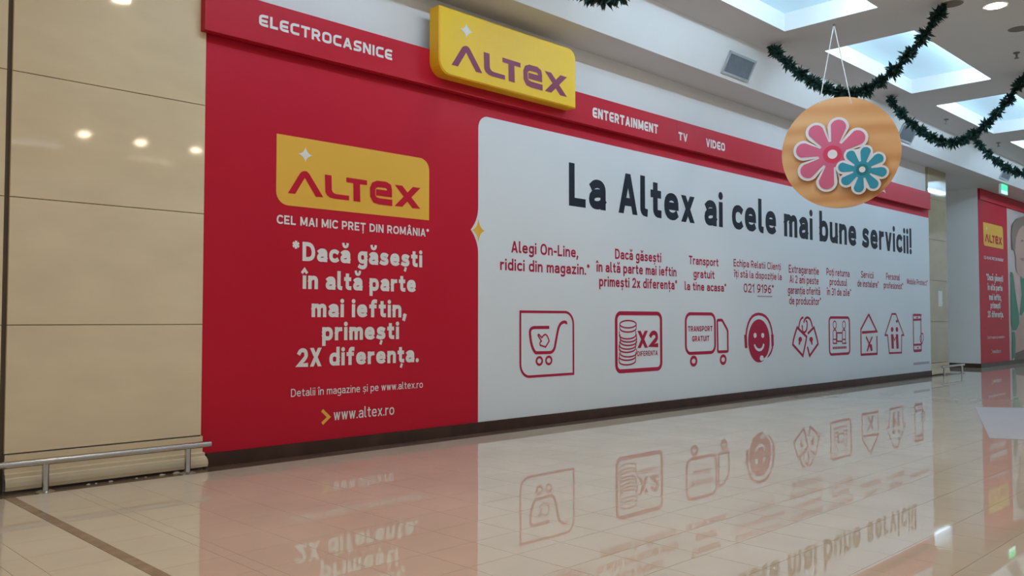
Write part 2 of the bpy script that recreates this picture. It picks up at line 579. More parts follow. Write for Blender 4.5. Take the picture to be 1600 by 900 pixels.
for area, a, b, y0, y1 in tiles[300:]:
    a, b, y0, y1 = a + GAP, b - GAP, y0 + GAP, y1 - GAP
    cx, cy = (a + b) / 2, (y0 + y1) / 2
    tx, ty = rng.gauss(0, 0.00009), rng.gauss(0, 0.00009)
    z = lambda x, y: (x - cx) * tx + (y - cy) * ty
    rest.add([(a, y0, z(a, y0)), (b, y0, z(b, y0)), (b, y1, z(b, y1)), (a, y1, z(a, y1)),
              (a, y0, -.006), (b, y0, -.006), (b, y1, -.006), (a, y1, -.006)],
             [(0, 1, 2, 3), (0, 4, 5, 1), (1, 5, 6, 2), (2, 6, 7, 3), (3, 7, 4, 0)])
x = XCOL1 + 0.02                             # the side passage
while x < 33:
    y = -0.25
    while y < 6.6:
        rest.add([(x, y, 0), (x + .39, y, 0), (x + .39, y + .392, 0), (x, y + .392, 0)], [(0, 1, 2, 3)])
        y += 0.396
    x += 0.3935
rest.build('distant_tiling', 'tile', floor, kind='stuff')
st = MB().box(1.945 + GAP, 2.02 - GAP, YB, -0.255 - GAP, -0.009, 0.0003)
st.build('brown_inlay_strip', 'strip', floor, label='narrow brown stone inlay')
x = XL
while x < XCOL1 + 0.1:
    x2 = min(x + 1.18, XCOL1 + 0.1)
    MB().box(x + GAP, x2 - GAP, -0.255 + GAP, 0.06, -0.009, 0.0).build('border_slab', 'border', floor)
    x += 1.18

# walls
MB().box(XL, XCOL0, 0.06, 0.30, 0.0, ZS + 0.4).build('wall_back', 'paint', kind='structure')
MB().box(XFAR, XR, YFAR, 7.0, 0.0, ZS + 0.4).build('wall_far', 'paint', kind='structure')
MB().box(XCOL0, XFAR, 6.7, 7.0, 0.0, ZS + 0.4).build('wall_passage', 'paint', kind='structure')
MB().box(3.705, XCOL0 - 0.02, -0.022, 0.06, 0.0, 0.132).build('baseboard_back', 'skirt', kind='structure')
bs = MB()
bs.box(XFAR - 0.02, XFAR, YFAR - 0.02, 6.7, 0.0, 0.125)
bs.box(XFAR, XR, YFAR - 0.02, YFAR, 0.0, 0.125)
bs.build('baseboard_far', 'skirt', kind='structure')

# ceiling: soffit, sloping bulkhead and the main slab with openings for the light wells
COF = [(3.29, 7.07), (8.42, 12.18), (13.55, 17.33), (18.67, 22.47), (23.80, 27.60), (28.93, 32.73)]
CY0, CY1 = -3.0, -1.575
cb = MB()
cb.box(XL, XR, P1[0], 7.0, ZS, ZS + 0.12)
cb.quad((XL, P1[0], P1[1]), (XR, P1[0], P1[1]), (XR, P2[0], P2[1]), (XL, P2[0], P2[1]))
cb.quad((XL, P2[0], HC), (XR, P2[0], HC), (XR, CY1, HC), (XL, CY1, HC))
cb.quad((XL, CY0, HC), (XR, CY0, HC), (XR, YB, HC), (XL, YB, HC))
xs = [XL] + [v for c in COF for v in c] + [XR]
for i in range(0, len(xs), 2):
    cb.quad((xs[i], CY1, HC), (xs[i+1], CY1, HC), (xs[i+1], CY0, HC), (xs[i], CY0, HC))
fm = [0] * 6 + [1] + [0] * (len(cb.f) - 7)
cb.build('ceiling', 'ceil', kind='structure', mats=['paint'], fmat=fm)

WD = 0.28
names = ['skylight well nearest the cream stone pilaster, overhead', 'skylight well cut by the top edge, nearest the yellow sign',
         'skylight well behind the cord of the hanging flower disc', 'skylight well behind the second swag of green garland',
         'skylight well above the farthest swag of green garland', 'farthest skylight well, above the poster wall']
for (a, b), nm in zip(COF, names):
    t = thing('skylight_well', ((a + b) / 2, (CY0 + CY1) / 2, HC), 'white lit ' + nm, 'skylight', 'skylight wells in the ceiling')
    for q in (((a, CY1), (b, CY1)), ((b, CY1), (b, CY0)), ((b, CY0), (a, CY0)), ((a, CY0), (a, CY1))):
        (xa, ya), (xb, yb) = q
        MB().quad((xa, ya, HC), (xb, yb, HC), (xb, yb, HC + WD), (xa, ya, HC + WD)).build('well_side', 'well', t)
    MB().box(a, b, CY0, CY1, HC + WD, HC + WD + 0.02).build('pane', 'panel', t, label='pale blue glowing pane')
    MB().tube([(a + 0.06, CY0 + 0.12, HC + 0.09), (a + 0.06, CY1 - 0.12, HC + 0.09)], 0.018).build('lamp_tube', 'tube', t)
    MB().tube([(a + 0.12, CY0 + 0.06, HC + 0.09), (b - 0.12, CY0 + 0.06, HC + 0.09)], 0.018).build('lamp_tube', 'tube', t)

# ================================================================== STONE PILASTER
def slab_pilaster(name, x0, x1, yf, label, joints, yback=0.06, ret=1.0, stone='stone', out=1.0):
    t = thing(name, ((x0 + x1) / 2, yf, 0), label, 'pilaster')
    for z0, z1 in zip(joints[:-1], joints[1:]):
        g = 0.003
        c = 0.003
        v = [(x0, yback, z0+g), (x1, yback, z0+g), (x1, yback, z1-g), (x0, yback, z1-g),
             (x0, yf+c, z0+g), (x1, yf+c, z0+g), (x1, yf+c, z1-g), (x0, yf+c, z1-g),
             (x0+c, yf, z0+g+c), (x1-c, yf, z0+g+c), (x1-c, yf, z1-g-c), (x0+c, yf, z1-g-c)]
        f = [(8, 9, 10, 11)] + [(i, (i+1) % 4, (i+1) % 4 + 4, i + 4) for i in range(4)] + [(i+4, (i+1) % 4 + 4, (i+1) % 4 + 8, i + 8) for i in range(4)]
        obj('stone_slab', v, f, stone, t)
    MB().box(x0 + 0.01, x1 - 0.01, yf + 0.012, yback, joints[0], joints[-1]).build('joint_core', 'groove', t)
    # moulded plinth, profile swept along x with returned ends
    prof = [(0.02, 0.022), (0.050, 0.022), (0.055, 0.05), (0.051, 0.085), (0.040, 0.112), (0.030, 0.122), (0.030, 0.150), (0.012, 0.160), (0.012, joints[0] - 0.006), (0.0, joints[0] - 0.006)]
    prof = [(o_ * out, z_) for o_, z_ in prof]
    n = len(prof)
    v = []
    for xx, sg in ((x0, -1), (x1, 1)):
        for o_, z_ in prof:
            v.append((xx + (sg * o_ * 0.9 * ret if sg > 0 else 0), yf - o_, z_))
    vb = []
    for xx, sg in ((x0, -1), (x1, 1)):
        for o_, z_ in prof:
            vb.append((xx + (sg * o_ * 0.9 * ret if sg > 0 else 0), min(yback, -0.004) if ret else yback, z_))
    f = [(i, i + 1, n + i + 1, n + i) for i in range(n - 1)]
    f += [(n + i, n + i + 1, 3 * n + i + 1, 3 * n + i) for i in range(n - 1)]
    obj('plinth', v + vb, f, 'plinth', t, label='moulded cream stone plinth')
    return t


JO = [0.312, 1.358, 2.41, 3.452, 4.494, ZS]
slab_pilaster('stone_pilaster', 1.997, 3.645, -0.03, 'cream polished stone pilaster between the red panel and a dark groove', JO)
slab_pilaster('stone_pilaster', 0.30, 1.957, -0.03, 'cream polished stone cladding at the far edge beyond the dark groove', JO, ret=0)
MB().box(1.957, 1.997, 0.0, 0.06, 0.0, ZS).build('trim_1', 'groove', kind='structure')
for i in range(9):                            # crumbs of plaster in the open joint under the plinth
    cx = [2.62, 2.68, 2.80, 3.02, 3.10, 3.24, 3.265, 3.38, 3.40][i]
    rr = [0.012, 0.009, 0.014, 0.010, 0.008, 0.018, 0.010, 0.022, 0.012][i]
    pts = []
    for k in range(7):
        a = 2 * math.pi * k / 7
        q = rr * (0.7 + 0.5 * rng.random())
        pts.append((cx + 1.5 * q * math.cos(a), -0.115 + 0.7 * q * math.sin(a)))
    hh = rr * 0.7
    v = [(x, y, 0.0) for x, y in pts] + [(cx + (x - cx) * 0.5, -0.115 + (y + 0.115) * 0.5, hh) for x, y in pts]
    f = [tuple(range(7, 14))] + [(k, (k + 1) % 7, (k + 1) % 7 + 7, k + 7) for k in range(7)]
    o = obj('plaster_crumb', v, f, 'rubble')
    tag(o, 'small pale crumb of plaster on the brown border under the stone plinth', 'debris', 'plaster crumbs under the plinth')

# far column, polished, with mirror-like slabs
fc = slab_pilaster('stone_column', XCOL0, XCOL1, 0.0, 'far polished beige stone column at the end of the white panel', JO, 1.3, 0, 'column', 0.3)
nt_ = MB().box(23.25, 23.52, -0.006, 0.0, 1.75, 2.15).build('paper_notice', 'paper')
tag(nt_, 'small white sheet of paper on the far beige column', 'notice')


# ================================================================== RAILS
def rail(x0, x1, posts, y, z, label, r=0.029):
    t = thing('bumper_rail', ((x0 + x1) / 2, y, 0), label, 'rail', 'low steel bumper rails')
    MB().tube([(x0, y, z), (x1, y, z)], r, 16).build('handrail', 'chrome', t, smooth=False)
    for px in posts:
        p = MB().tube([(px, y, 0.012), (px, y, z - r * 0.7)], r * 0.92, 14).build('post', 'chrome', t, smooth=False)
        MB().tube([(px, y, 0.0), (px, y, 0.006), (px, y, 0.016)], [0.075, 0.075, 0.05], 20).build('flange', 'chrome', p)
    return t


rail(0.9, 3.655, (2.255, 3.44), -0.205, 0.250, 'low brushed steel rail in front of the near stone plinth')
rail(22.82, 24.45, (22.98, 24.30), -0.20, 0.225, 'small distant steel rail in front of the far beige column')

# ================================================================== HOARDING
X0, X1 = 3.650, XCOL0 - 0.01
ZT = 4.20
XW, ZW = 7.217, 3.975                          # corner of the white field
hoard = thing('shop_hoarding', (13, 0, 0), 'long red and white printed hoarding covering the closed shop front', 'hoarding')
board = MB().box(X0, X1, 0.0, 0.058, 0.132, ZT).build('red_board', 'red', hoard, label='red printed board')


def arc_star(cx, cz, rx, rz, n=6, depth=0.32):
    out = []
    tips = [(0, rz), (rx, 0), (0, -rz), (-rx, 0)]
    for k in range(4):
        a, b = tips[k], tips[(k + 1) % 4]
        c = ((a[0] + b[0]) * depth * 0.55, (a[1] + b[1]) * depth * 0.55)
        for i in range(n):
            t = i / n
            out.append((cx + (1-t)**2*a[0] + 2*t*(1-t)*c[0] + t*t*b[0], cz + (1-t)**2*a[1] + 2*t*(1-t)*c[1] + t*t*b[1]))
    return out


# white field with its rounded corner and the pointed bulge around the star
sx, sz = W(747, 360)
r0 = 0.16
wp = [(XW, 0.134), (X1 - 0.002, 0.134), (X1 - 0.002, ZW)]
wp += [(XW + r0 - r0 * math.sin(math.radians(a)), ZW - r0 + r0 * math.cos(math.radians(a))) for a in range(0, 91, 10)]
for t in np.linspace(0, 1, 9):
    z = sz + 0.30 * (1 - t); wp.append((XW - 0.125 * t ** 2.2, z))
for t in np.linspace(0, 1, 9)[1:]:
    z = sz - 0.30 * t; wp.append((XW - 0.125 * (1 - t) ** 2.2, z))
white = MB().prism(wp, lambda a, b: (a, -0.004, b), lambda a, b: (a, 0.002, b)).build('white_field', 'white', hoard, label='white printed field')
Ink().poly(arc_star(sx, sz, 0.105, 0.145)).build('star_emblem', -0.007, 'pyellow', white, label='amber four-pointed star')


def zm(ox, oy, s):
    return lambda x, y, yy=0.0: W(ox + x * s, oy + y * s, yy)


# --- the emblem, in units of its yellow plate (0..1, 0..1)
Z6 = zm(400, 190, 0.25)
LX0, LZ0 = Z6(124, 520)[0], W(500, 326.4)[1]
LX1, LZ1 = Z6(1081, 400)[0], 3.306
LZ0 = 2.58


def lg(x, y):
    a, b = Z6(x, y)
    return (a - LX0) / (LX1 - LX0), (b - LZ0) / (LZ1 - LZ0)


EMB = []
for pts in ([(198, 447), (268, 332), (278, 318), (291, 311), (305, 309), (318, 313), (330, 325), (418, 473), (372, 470), (303, 352), (243, 452)],
            [(428, 331), (470, 337), (472, 425), (476, 438), (484, 447), (497, 453), (580, 464), (580, 493), (490, 483), (462, 476), (441, 460), (431, 440)],
            [(562, 349), (692, 368), (692, 398), (648, 392), (650, 503), (607, 497), (606, 386), (563, 379)],
            [(865, 395), (912, 401), (1025, 546), (975, 541)], [(978, 409), (1026, 415), (912, 533), (865, 527)]):
    EMB.append([lg(*p) for p in pts])
E_PATH = [lg(*p) for p in [(850, 509), (770, 499), (742, 490), (728, 465), (727, 420), (736, 398), (757, 390), (810, 396), (828, 408), (832, 428), (832, 453), (748, 442)]]
star_c, star_t, star_r = lg(307, 208), lg(308, 160), lg(352, 211)


def emblem(x0, x1, z0, z1, y, parent, ink, plate=None, yplate=0.0, flat=False):
    wd, ht = x1 - x0, z1 - z0
    P = lambda p: (x0 + p[0] * wd, z0 + p[1] * ht)
    if plate:
        rr = 0.19 * ht
        MB().prism(rounded(x0, x1, z0, z1, rr, 0, rr, 0), lambda a, b: (a, yplate - 0.003, b), lambda a, b: (a, yplate, b)).build('emblem_plate', plate, parent, label='amber emblem plate')
    if flat:                                   # a third level already: the emblem stays one print
        I = Ink()
        for p in EMB:
            I.poly([P(q) for q in p])
        I.stroke([P(q) for q in E_PATH], 0.062 * ht * 1.6, False)
        I.build('emblem_lettering', y, ink, parent, kind='stuff')
    else:
        for p in EMB[:3] + [None]:
            I = Ink()
            if p is None:
                I.poly([P(q) for q in EMB[3]]).poly([P(q) for q in EMB[4]])
            else:
                I.poly([P(q) for q in p])
            I.build('letter', y, ink, parent)
        Ink().stroke([P(q) for q in E_PATH], 0.062 * ht * 1.6, False).build('letter', y, ink, parent)
    c = P(star_c)
    Ink().poly(arc_star(c[0], c[1], (star_r[0] - star_c[0]) * wd, (star_t[1] - star_c[1]) * ht)).build('emblem_star', y, 'pwhite', parent, label='white four-pointed star')


def line(parent, m, y, body, p0, p1, cap, wf, px0=None, font=G, name='lettering', off=0.0, xf=None, zf=None, yp=0.0, big=False):
    """one printed line: p0, p1 its baseline ends, cap the capital height in metres"""
    a, b = W(*p0, yp), W(*p1, yp)
    xf, zf = xf or (lambda v: v), zf or (lambda v: v)
    I_ = Ink().text(body, xf(a[0]), xf(b[0]), zf((a[1] + b[1]) / 2), cap, wf, font)
    if big:
        I_.letters(y, m, parent)
    else:
        I_.build(name, y, m, parent, kind='stuff')


def red_print(parent, y, xf=lambda v: v, zf=lambda v: v, big=False):
    emblem(xf(LX0), xf(LX1), zf(LZ0), zf(LZ1), y - 0.006, parent, 'red', 'pyellow', y, flat=not big)
    y -= 0.003
    q = dict(xf=xf, zf=zf)
    line(parent, 'pwhite', y, 'CEL MAI MIC PREȚ DIN ROMÂNIA*', (432, 349.5), (670.5, 370), 0.092, 0.195, **q)
    line(parent, 'pwhite', y, '*Dacă găsești', (456.8, 406.6), (659.2, 418), 0.200, 0.215, big=big, **q)
    line(parent, 'pwhite', y, 'în altă parte', (472.5, 451.7), (649.3, 456.2), 0.198, 0.215, big=big, **q)
    line(parent, 'pwhite', y, 'mai ieftin,', (486.5, 495.5), (634.7, 496), 0.200, 0.215, big=big, **q)
    line(parent, 'pwhite', y, 'primești', (503, 533), (623, 529), 0.200, 0.215, big=big, **q)
    line(parent, 'pwhite', y, '2X diferența.', (464, 573.6), (653.7, 565.8), 0.196, 0.215, big=big, **q)
    line(parent, 'pwhite', y, 'Detalii în magazine și pe www.altex.ro', (454.3, 620.3), (660.3, 605.7), 0.082, 0.12, **q)
    line(parent, 'pwhite', y, 'www.altex.ro', (521, 655.7), (615.6, 648.8), 0.120, 0.12, **q)
    c = [W(503, 641), W(513.5, 651.6), W(503, 662)]
    Ink().stroke([(xf(a), zf(c[1][1]) + b - c[1][1]) for a, b in c], 0.035).build('chevron_mark', y, 'pyellow', parent, label='amber chevron')


red_print(board, -0.001, big=True)

# --- headline and captions of the white field
YP = -0.0065
hl = (W(889, 254.8)[1] - W(889, 322.5)[1])
line(white, 'pblack', YP, 'La Altex ai cele mai bune servicii!', (888.5, 322.5), (1424, 396.6), hl, 0.20, big=True)
cc = 0.152
for body, p0, p1, cap in (
    ('Alegi On-Line,', (798.3, 394.8), (903, 402.4), cc), ('ridici din magazin.*', (781, 421.8), (921.5, 430), cc),
    ('Dacă găsești', (960.6, 405), (1032.6, 409.8), cc), ('în altă parte mai ieftin', (931.7, 425), (1056.4, 431.9), cc),
    ('primești 2x diferența*', (935.8, 447.2), (1058, 453), cc),
    ('Transport', (1076, 413.2), (1122, 416.2), 0.142), ('gratuit', (1083.2, 434.2), (1115.8, 435.8), 0.142), ('la tine acasa*', (1069.4, 453.4), (1134.7, 456), 0.142),
    ('Echipa Relatii Clienți', (1145.8, 416.7), (1219.5, 421.7), 0.130), ('îți stă la dispoziție la', (1147, 433.3), (1220.8, 437.6), 0.130),
    ('021 9196*', (1161.7, 457), (1209, 458.6), 0.160),
    ('Extragaranție', (1232, 426.4), (1279, 429.2), 0.152), ('Ai 2 ani peste', (1233.3, 442.2), (1278.6, 444.4), 0.152),
    ('garanția oferită', (1230.6, 459), (1281, 461), 0.152), ('de producător*', (1232.8, 475.6), (1282.8, 476.8), 0.152),
    ('Poți returna', (1291, 430.6), (1327, 432.6), 0.152), ('produsul', (1296, 445.8), (1323, 447), 0.152), ('în 31 de zile*', (1292, 461.2), (1329.7, 462.6), 0.152),
    ('Servicii', (1345, 434), (1364.5, 435.4), 0.152), ('de instalare*', (1339.5, 448), (1372.8, 449.8), 0.152),
    ('Personal', (1384.2, 436.7), (1405.6, 438.3), 0.152), ('profesionist*', (1380.6, 450.6), (1411, 452.2), 0.152),
    ('Mobile Protect*', (1416.7, 443.9), (1449.5, 446.4), 0.136)):
    line(white, 'pred', YP, body, p0, p1, cap, 0.18 if p0[0] < 1140 else 0.15, name='caption')
a, b = W(1183, 463), W(1206, 463.4)
Ink().stroke([a, b], 0.022).build('small_print', YP, 'pgrey', white)
a, b = W(1427, 568.6), W(1452, 567.2)
I = Ink()
n = 14
for i in range(n):                              # an illegible line of tiny print
    x = a[0] + (b[0] - a[0]) * i / n
    I.stroke([(x, a[1]), (x + (b[0] - a[0]) / n * 0.72, a[1])], 0.06)
I.build('small_print', YP, 'pgrey', white, kind='stuff')

# --- pictograms
Za, Zb, Zc = zm(780, 460, 0.17778), zm(1050, 460, 0.17778), zm(1230, 460, 0.17778)


def curve(z, s, closed=False):
    p, cl = flatten(s, 6)
    return [z(*q) for q in p], cl


def draw(ink, z, s, wd):
    for st_ in s.split(';'):
        p, cl = curve(z, st_)
        ink.stroke(p, wd, cl)
    return ink


def pict(name, ink, label):
    return ink.build(name, YP, 'pred', white, label=label)


def rrect(z, c, rad, flags=(1, 1, 1, 1)):
    """rounded rectangle on the wall through opposite measured corners; flags bl br tr tl"""
    (x0, z1), (x1, z0) = z(*c[0]), z(*c[1])
    return rounded(x0, x1, z0, z1, *[rad * f for f in flags])


I = Ink().stroke(rrect(Za, ((183, 152), (650, 697)), 0.17, (1, 0, 1, 0)), 0.034, True)
draw(I, Za, '437,290 310,291 ~262,292 268,345 ~276,470 318,513 440,511 ~482,508 490,440 510,330 ~525,242 572,242 ~590,244 587,262', 0.042)
draw(I, Za, '345,352 ~336,352 340,365 368,410 ~348,425 358,447 405,462 436,410 ~420,352 400,352 ~385,358 372,380 z', 0.022)
for c in ((350, 585), (433, 580)):
    x, z = Za(*c); I.ring(x, z, 0.056, 0.050, 0.032)
pict('cart_pictogram', I, 'crimson line drawing of a shopping cart')

I = Ink().stroke(rrect(Za, ((1025, 165), (1422, 652)), 0.10), 0.060, True)
for k, (cx, cy) in enumerate([(1130, 252), (1126, 312), (1132, 340), (1134, 370), (1128, 402), (1124, 430), (1134, 470), (1126, 500), (1124, 540)]):
    x, z = Za(cx, cy + 10)
    rx, rz = 0.200, 0.055
    if k == 0:
        I.ring(x, z, rx, rz, 0.022)
    I.stroke([(x + rx * math.cos(math.radians(t)), z - 0.062 + rz * math.sin(math.radians(t))) for t in range(180, 361, 15)], 0.022)
    I.stroke([(x - rx, z), (x - rx, z - 0.062)], 0.018)
    I.stroke([(x + rx, z), (x + rx, z - 0.062)], 0.018)
xa, za = Za(1215, 472); xb, _ = Za(1395, 467)
I.text('X2', xa, xb, za, Za(1215, 320)[1] - za, 0.26)
xa, za = Za(1212, 542); xb, _ = Za(1390, 536)
I.text('DIFERENTA', xa, xb, za - 0.002, Za(1212, 498)[1] - za, 0.18)
pict('coin_stack_pictogram', I, 'crimson line drawing of stacked coins in a frame')

I = Ink().stroke(rrect(Zb, ((117, 170), (377, 508)), 0.13), 0.052, True)
draw(I, Zb, '395,240 ~395,226 410,226 430,226 ~440,226 448,245 478,300 ~487,318 487,330 489,490 ~489,502 475,502 412,505 ~400,505 400,490 z', 0.048)
for c in ((188, 586), (447, 573)):
    x, z = Zb(*c); I.ring(x, z, 0.082, 0.066, 0.050)
xa, za = Zb(138, 327); xb, _ = Zb(353, 325); I.text('TRANSPORT', xa, xb, za, Zb(138, 279)[1] - za, 0.21)
xa, za = Zb(173, 415); xb, _ = Zb(325, 412); I.text('GRATUIT', xa, xb, za, Zb(173, 366)[1] - za, 0.21)
pict('truck_pictogram', I, 'crimson line drawing of a delivery truck')

x, z = Zb(763, 408)
rx = (Zb(858, 408)[0] - Zb(668, 408)[0]) / 2; rz = (Zb(763, 218)[1] - Zb(763, 598)[1]) / 2
I = Ink().disc(x, z, rx, rz, 40)
draw(I, Zb, '648,360 ~665,172 758,172 ~862,172 880,360', 0.05)
I.poly([Zb(632, 355), Zb(655, 355), Zb(660, 472), Zb(638, 472)])
I.poly([Zb(868, 352), Zb(890, 352), Zb(892, 450), Zb(872, 460)])
draw(I, Zb, '884,440 ~875,520 835,548', 0.045)
face = pict('headset_face_pictogram', I, 'crimson smiling face wearing a headset')
I = Ink()
for c in ((726, 360), (793, 360)):
    x, z = Zb(*c); I.disc(x, z, 0.055, 0.046)
draw(I, Zb, '720,440 ~735,488 765,488 ~795,485 803,435', 0.05)
draw(I, Zb, '862,430 ~862,530 800,575', 0.035)
x, z = Zb(785, 560); I.disc(x, z, 0.070, 0.050)
I.build('face_marks', YP - 0.003, 'white', face)

I = Ink()
draw(I, Zc, '85,290 ~50,390 47,440 135,540 ~162,420 168,372 85,290 z', 0.052)
draw(I, Zc, '178,345 232,290 ~262,390 268,435 195,540 175,460', 0.052)
draw(I, Zc, '98,300 ~108,200 140,203;128,270 135,330 ~162,345 172,290 ~178,225 160,235', 0.042)
draw(I, Zc, '143,250 ~150,205 175,203 ~205,205 218,285', 0.045)
for c, s_ in (((112, 395), -1), ((208, 395), 1)):
    x, z = Zc(*c); I.disc(x, z, 0.075, 0.050, 12)
    x2, z2 = Zc(c[0] + s_ * 8, c[1] + 48)
    I.poly([(x - 0.05, z), (x + 0.05, z), (x2 + 0.02, z2), (x2 - 0.02, z2)])
pict('padlocks_pictogram', I, 'crimson line drawing of two leaning padlocks')

I = Ink().stroke(rrect(Zc, ((366, 203), (548, 518)), 0.09), 0.052, True)
for cx, s_ in ((415, 1), (496, -1)):
    x, z = Zc(cx, 268); I.ring(x, z, 0.075, 0.078, 0.024)
    draw(I, Zc, f'{cx - 14},432 {cx - 14},330 ~{cx - 12},312 {cx},312 ~{cx + 12},312 {cx + 14},330 {cx + 14},432;{cx - 16},430 {cx + 22},430;{cx - 12},395 {cx + 14},395', 0.026)
draw(I, Zc, '435,338 482,338 482,412 435,412 z', 0.03)
xa, za = Zc(398, 480); xb, _ = Zc(522, 474)
for i in range(9):
    xx = xa + (xb - xa) * i / 9.0
    I.stroke([(xx, za + 0.02), (xx + (xb - xa) / 9 * 0.7, za + 0.02)], 0.05)
pict('handover_pictogram', I, 'crimson line drawing of two people exchanging a parcel')

I = Ink()
draw(I, Zc, '714,175 785,325 655,335', 0.06)
draw(I, Zc, '714,175 645,308 648,530 788,522 786,365', 0.05)
draw(I, Zc, '690,372 ~715,420 740,495;745,372 ~720,430 700,500', 0.05)
I.poly([Zc(722, 435), Zc(742, 440), Zc(748, 495), Zc(732, 498)])
I.poly([Zc(712, 435), Zc(726, 442), Zc(706, 502), Zc(695, 498)])
pict('tool_house_pictogram', I, 'crimson house outline with crossed tools')

I = Ink()
draw(I, Zc, '918,172 952,172 1022,358 1004,358 1002,512 895,516 880,358 858,358 z', 0.042)
for cx in (920, 962):
    x, z = Zc(cx, 308); I.disc(x, z, 0.075, 0.058, 14)
    I.poly([Zc(cx - 10, 350), Zc(cx + 11, 350), Zc(cx + 16, 476), Zc(cx - 4, 478)])
draw(I, Zc, '932,372 940,405 955,372', 0.03)
x, z = Zc(962, 236); I.poly(arc_star(x, z, 0.09, 0.06))
pict('people_house_pictogram', I, 'crimson house outline with two people inside')

I = Ink().stroke(rrect(Zc, ((1105, 178), (1177, 496)), 0.05), 0.045, True)
draw(I, Zc, '1103,182 1178,182;1105,224 1177,220;1110,444 1180,440;1112,494 1180,490', 0.05)
draw(I, Zc, '1172,362 ~1160,375 1170,415 1182,432 ~1200,400 1192,350 ~1186,335 1176,350 z', 0.032)
for c in ((1140, 203), (1146, 468)):
    x, z = Zc(*c); I.disc(x, z, 0.05, 0.022, 8)
pict('phone_pictogram', I, 'crimson line drawing of a mobile phone')

# ================================================================== FASCIA AND ILLUMINATED SIGN
YFA = -0.125
ZF0, ZF1 = 4.155, 4.58
fas = thing('shop_fascia', (13, YFA, ZF0), 'red fascia band with white lettering along the top of the hoarding', 'fascia')
cuts = [3.585, 7.5, 11.385, 15.2, 19.0, 22.45]
for a, b in zip(cuts[:-1], cuts[1:]):
    MB().box(a + 0.002, b - 0.002, YFA, -0.032, ZF0, ZF1).build('fascia_panel', 'fascia', fas)
for body, p0, p1, tops in (('ELECTROCASNICE', (404.5, 37.8), (612.5, 96), (404.5, 19.5)), ('ENTERTAINMENT', (925.7, 184), (1028, 208.6), (925.7, 168.3)),
                           ('TV', (1060, 218.8), (1074, 222), (1060, 206)), ('VIDEO', (1103, 229.6), (1132.6, 236), (1103, 216.6)), ('A', (1376.5, 300), (1383.5, 301.6), (1376.5, 292))):
    a = W(*p0, YFA); b = W(*p1, YFA); t = W(*tops, YFA)
    Ink().text(body, a[0], b[0], (a[1] + b[1]) / 2, t[1] - a[1], 0.235, GF, 9).letters(YFA - 0.003, 'pwhite', fas)

SX0, SX1, SZ0, SZ1, SY = 6.325, 8.742, 4.268, 5.07, -0.30
sign = thing('light_box_sign', ((SX0 + SX1) / 2, SY, SZ0), 'yellow box sign with plum lettering fixed over the red fascia', 'sign')
prof = rounded(SX0, SX1, SZ0, SZ1, 0.17, 0.012, 0.13, 0.02)
c = 0.015
mx, mz = (SX0 + SX1) / 2, (SZ0 + SZ1) / 2
inn = [(mx + (x - mx) * (1 - c / (SX1 - SX0) * 2), mz + (z - mz) * (1 - c / (SZ1 - SZ0) * 2)) for x, z in prof]
n = len(prof)
v = [(x, YFA - 0.001, z) for x, z in prof] + [(x, SY + 0.012, z) for x, z in prof] + [(x, SY, z) for x, z in inn]
f = [(i, (i + 1) % n, (i + 1) % n + n, i + n) for i in range(n)] + [(i + n, (i + 1) % n + n, (i + 1) % n + 2 * n, i + 2 * n) for i in range(n)]
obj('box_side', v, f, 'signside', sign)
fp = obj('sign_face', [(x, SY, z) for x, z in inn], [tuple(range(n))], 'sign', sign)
emblem(SX0 + 0.03, SX1 - 0.03, SZ0 - 0.01, SZ1 - 0.02, SY - 0.003, fp, 'signtext')

# ================================================================== FAR POSTER
XP0, XP1, YPOS = XFAR + 0.01, 37.0, YFAR - 0.012
post = thing('wall_poster', ((XP0 + XP1) / 2, YPOS, 0.126), 'large far poster, red strip beside a printed portrait in green', 'poster')
XPM = W(1574.5, 430, YFAR)[0]
rp = MB().box(XP0, XPM, YPOS, YFAR, 0.126, ZS - 0.01).build('red_strip', 'red', post)
red_print(rp, YPOS - 0.004, lambda v: 27.765 + (v - LX0) * 1.925 / (LX1 - LX0),
          lambda v: float(np.interp(v, [0.336, 0.612, 0.911, 2.017, 2.45, 2.58, 3.306], [0.396, 0.846, 1.478, 2.585, 3.33, 3.61, 4.31])))
bp_ = MB().box(XPM, XP1, YPOS, YFAR, 0.126, ZS - 0.01).build('portrait_print', 'backdrop', post, label='printed portrait of a person in a green cardigan')
MB().box(XP0, XP1, YPOS - 0.05, YPOS, ZS - 0.33, ZS - 0.012).build('red_header', 'fascia', post)


def pp(name, m, px, y):
    Ink().poly([W(a, b, YFAR) for a, b in px]).build(name, y, m, bp_)


y = YPOS - 0.004
zp = lambda *p: [(1560 + a / 3.6, 330 + b / 3.6) for a, b in p]
pp('printed_table', 'tabletop', [(1585, 545), (1600, 540), (1645, 532), (1645, 558), (1584, 563)], y)
pp('printed_arm', 'skin', zp((88, 800), (92, 690), (108, 640), (125, 590), (150, 550), (220, 560), (260, 640), (250, 760), (150, 775)), y - 0.003)
pp('printed_top', 'pinktop', zp((78, 352), (100, 330), (160, 335), (170, 440), (150, 560), (122, 590), (108, 570)), y - 0.006)
pp('printed_sleeve', 'cardigan', zp((64, 340), (74, 345), (86, 430), (112, 585), (113, 630), (98, 668), (76, 672), (68, 640)), y - 0.009)
pp('printed_cuff', 'cardigan', zp((72, 680), (88, 678), (92, 740), (90, 820), (74, 832)), y - 0.009)
pp('printed_sleeve', 'cardigan', zp((116, 350), (140, 345), (200, 370), (270, 440), (280, 600), (220, 555), (150, 545), (124, 588), (114, 580), (126, 470)), y - 0.012)
pp('printed_neck', 'skin', zp((88, 285), (165, 300), (160, 345), (135, 380), (100, 350)), y - 0.015)
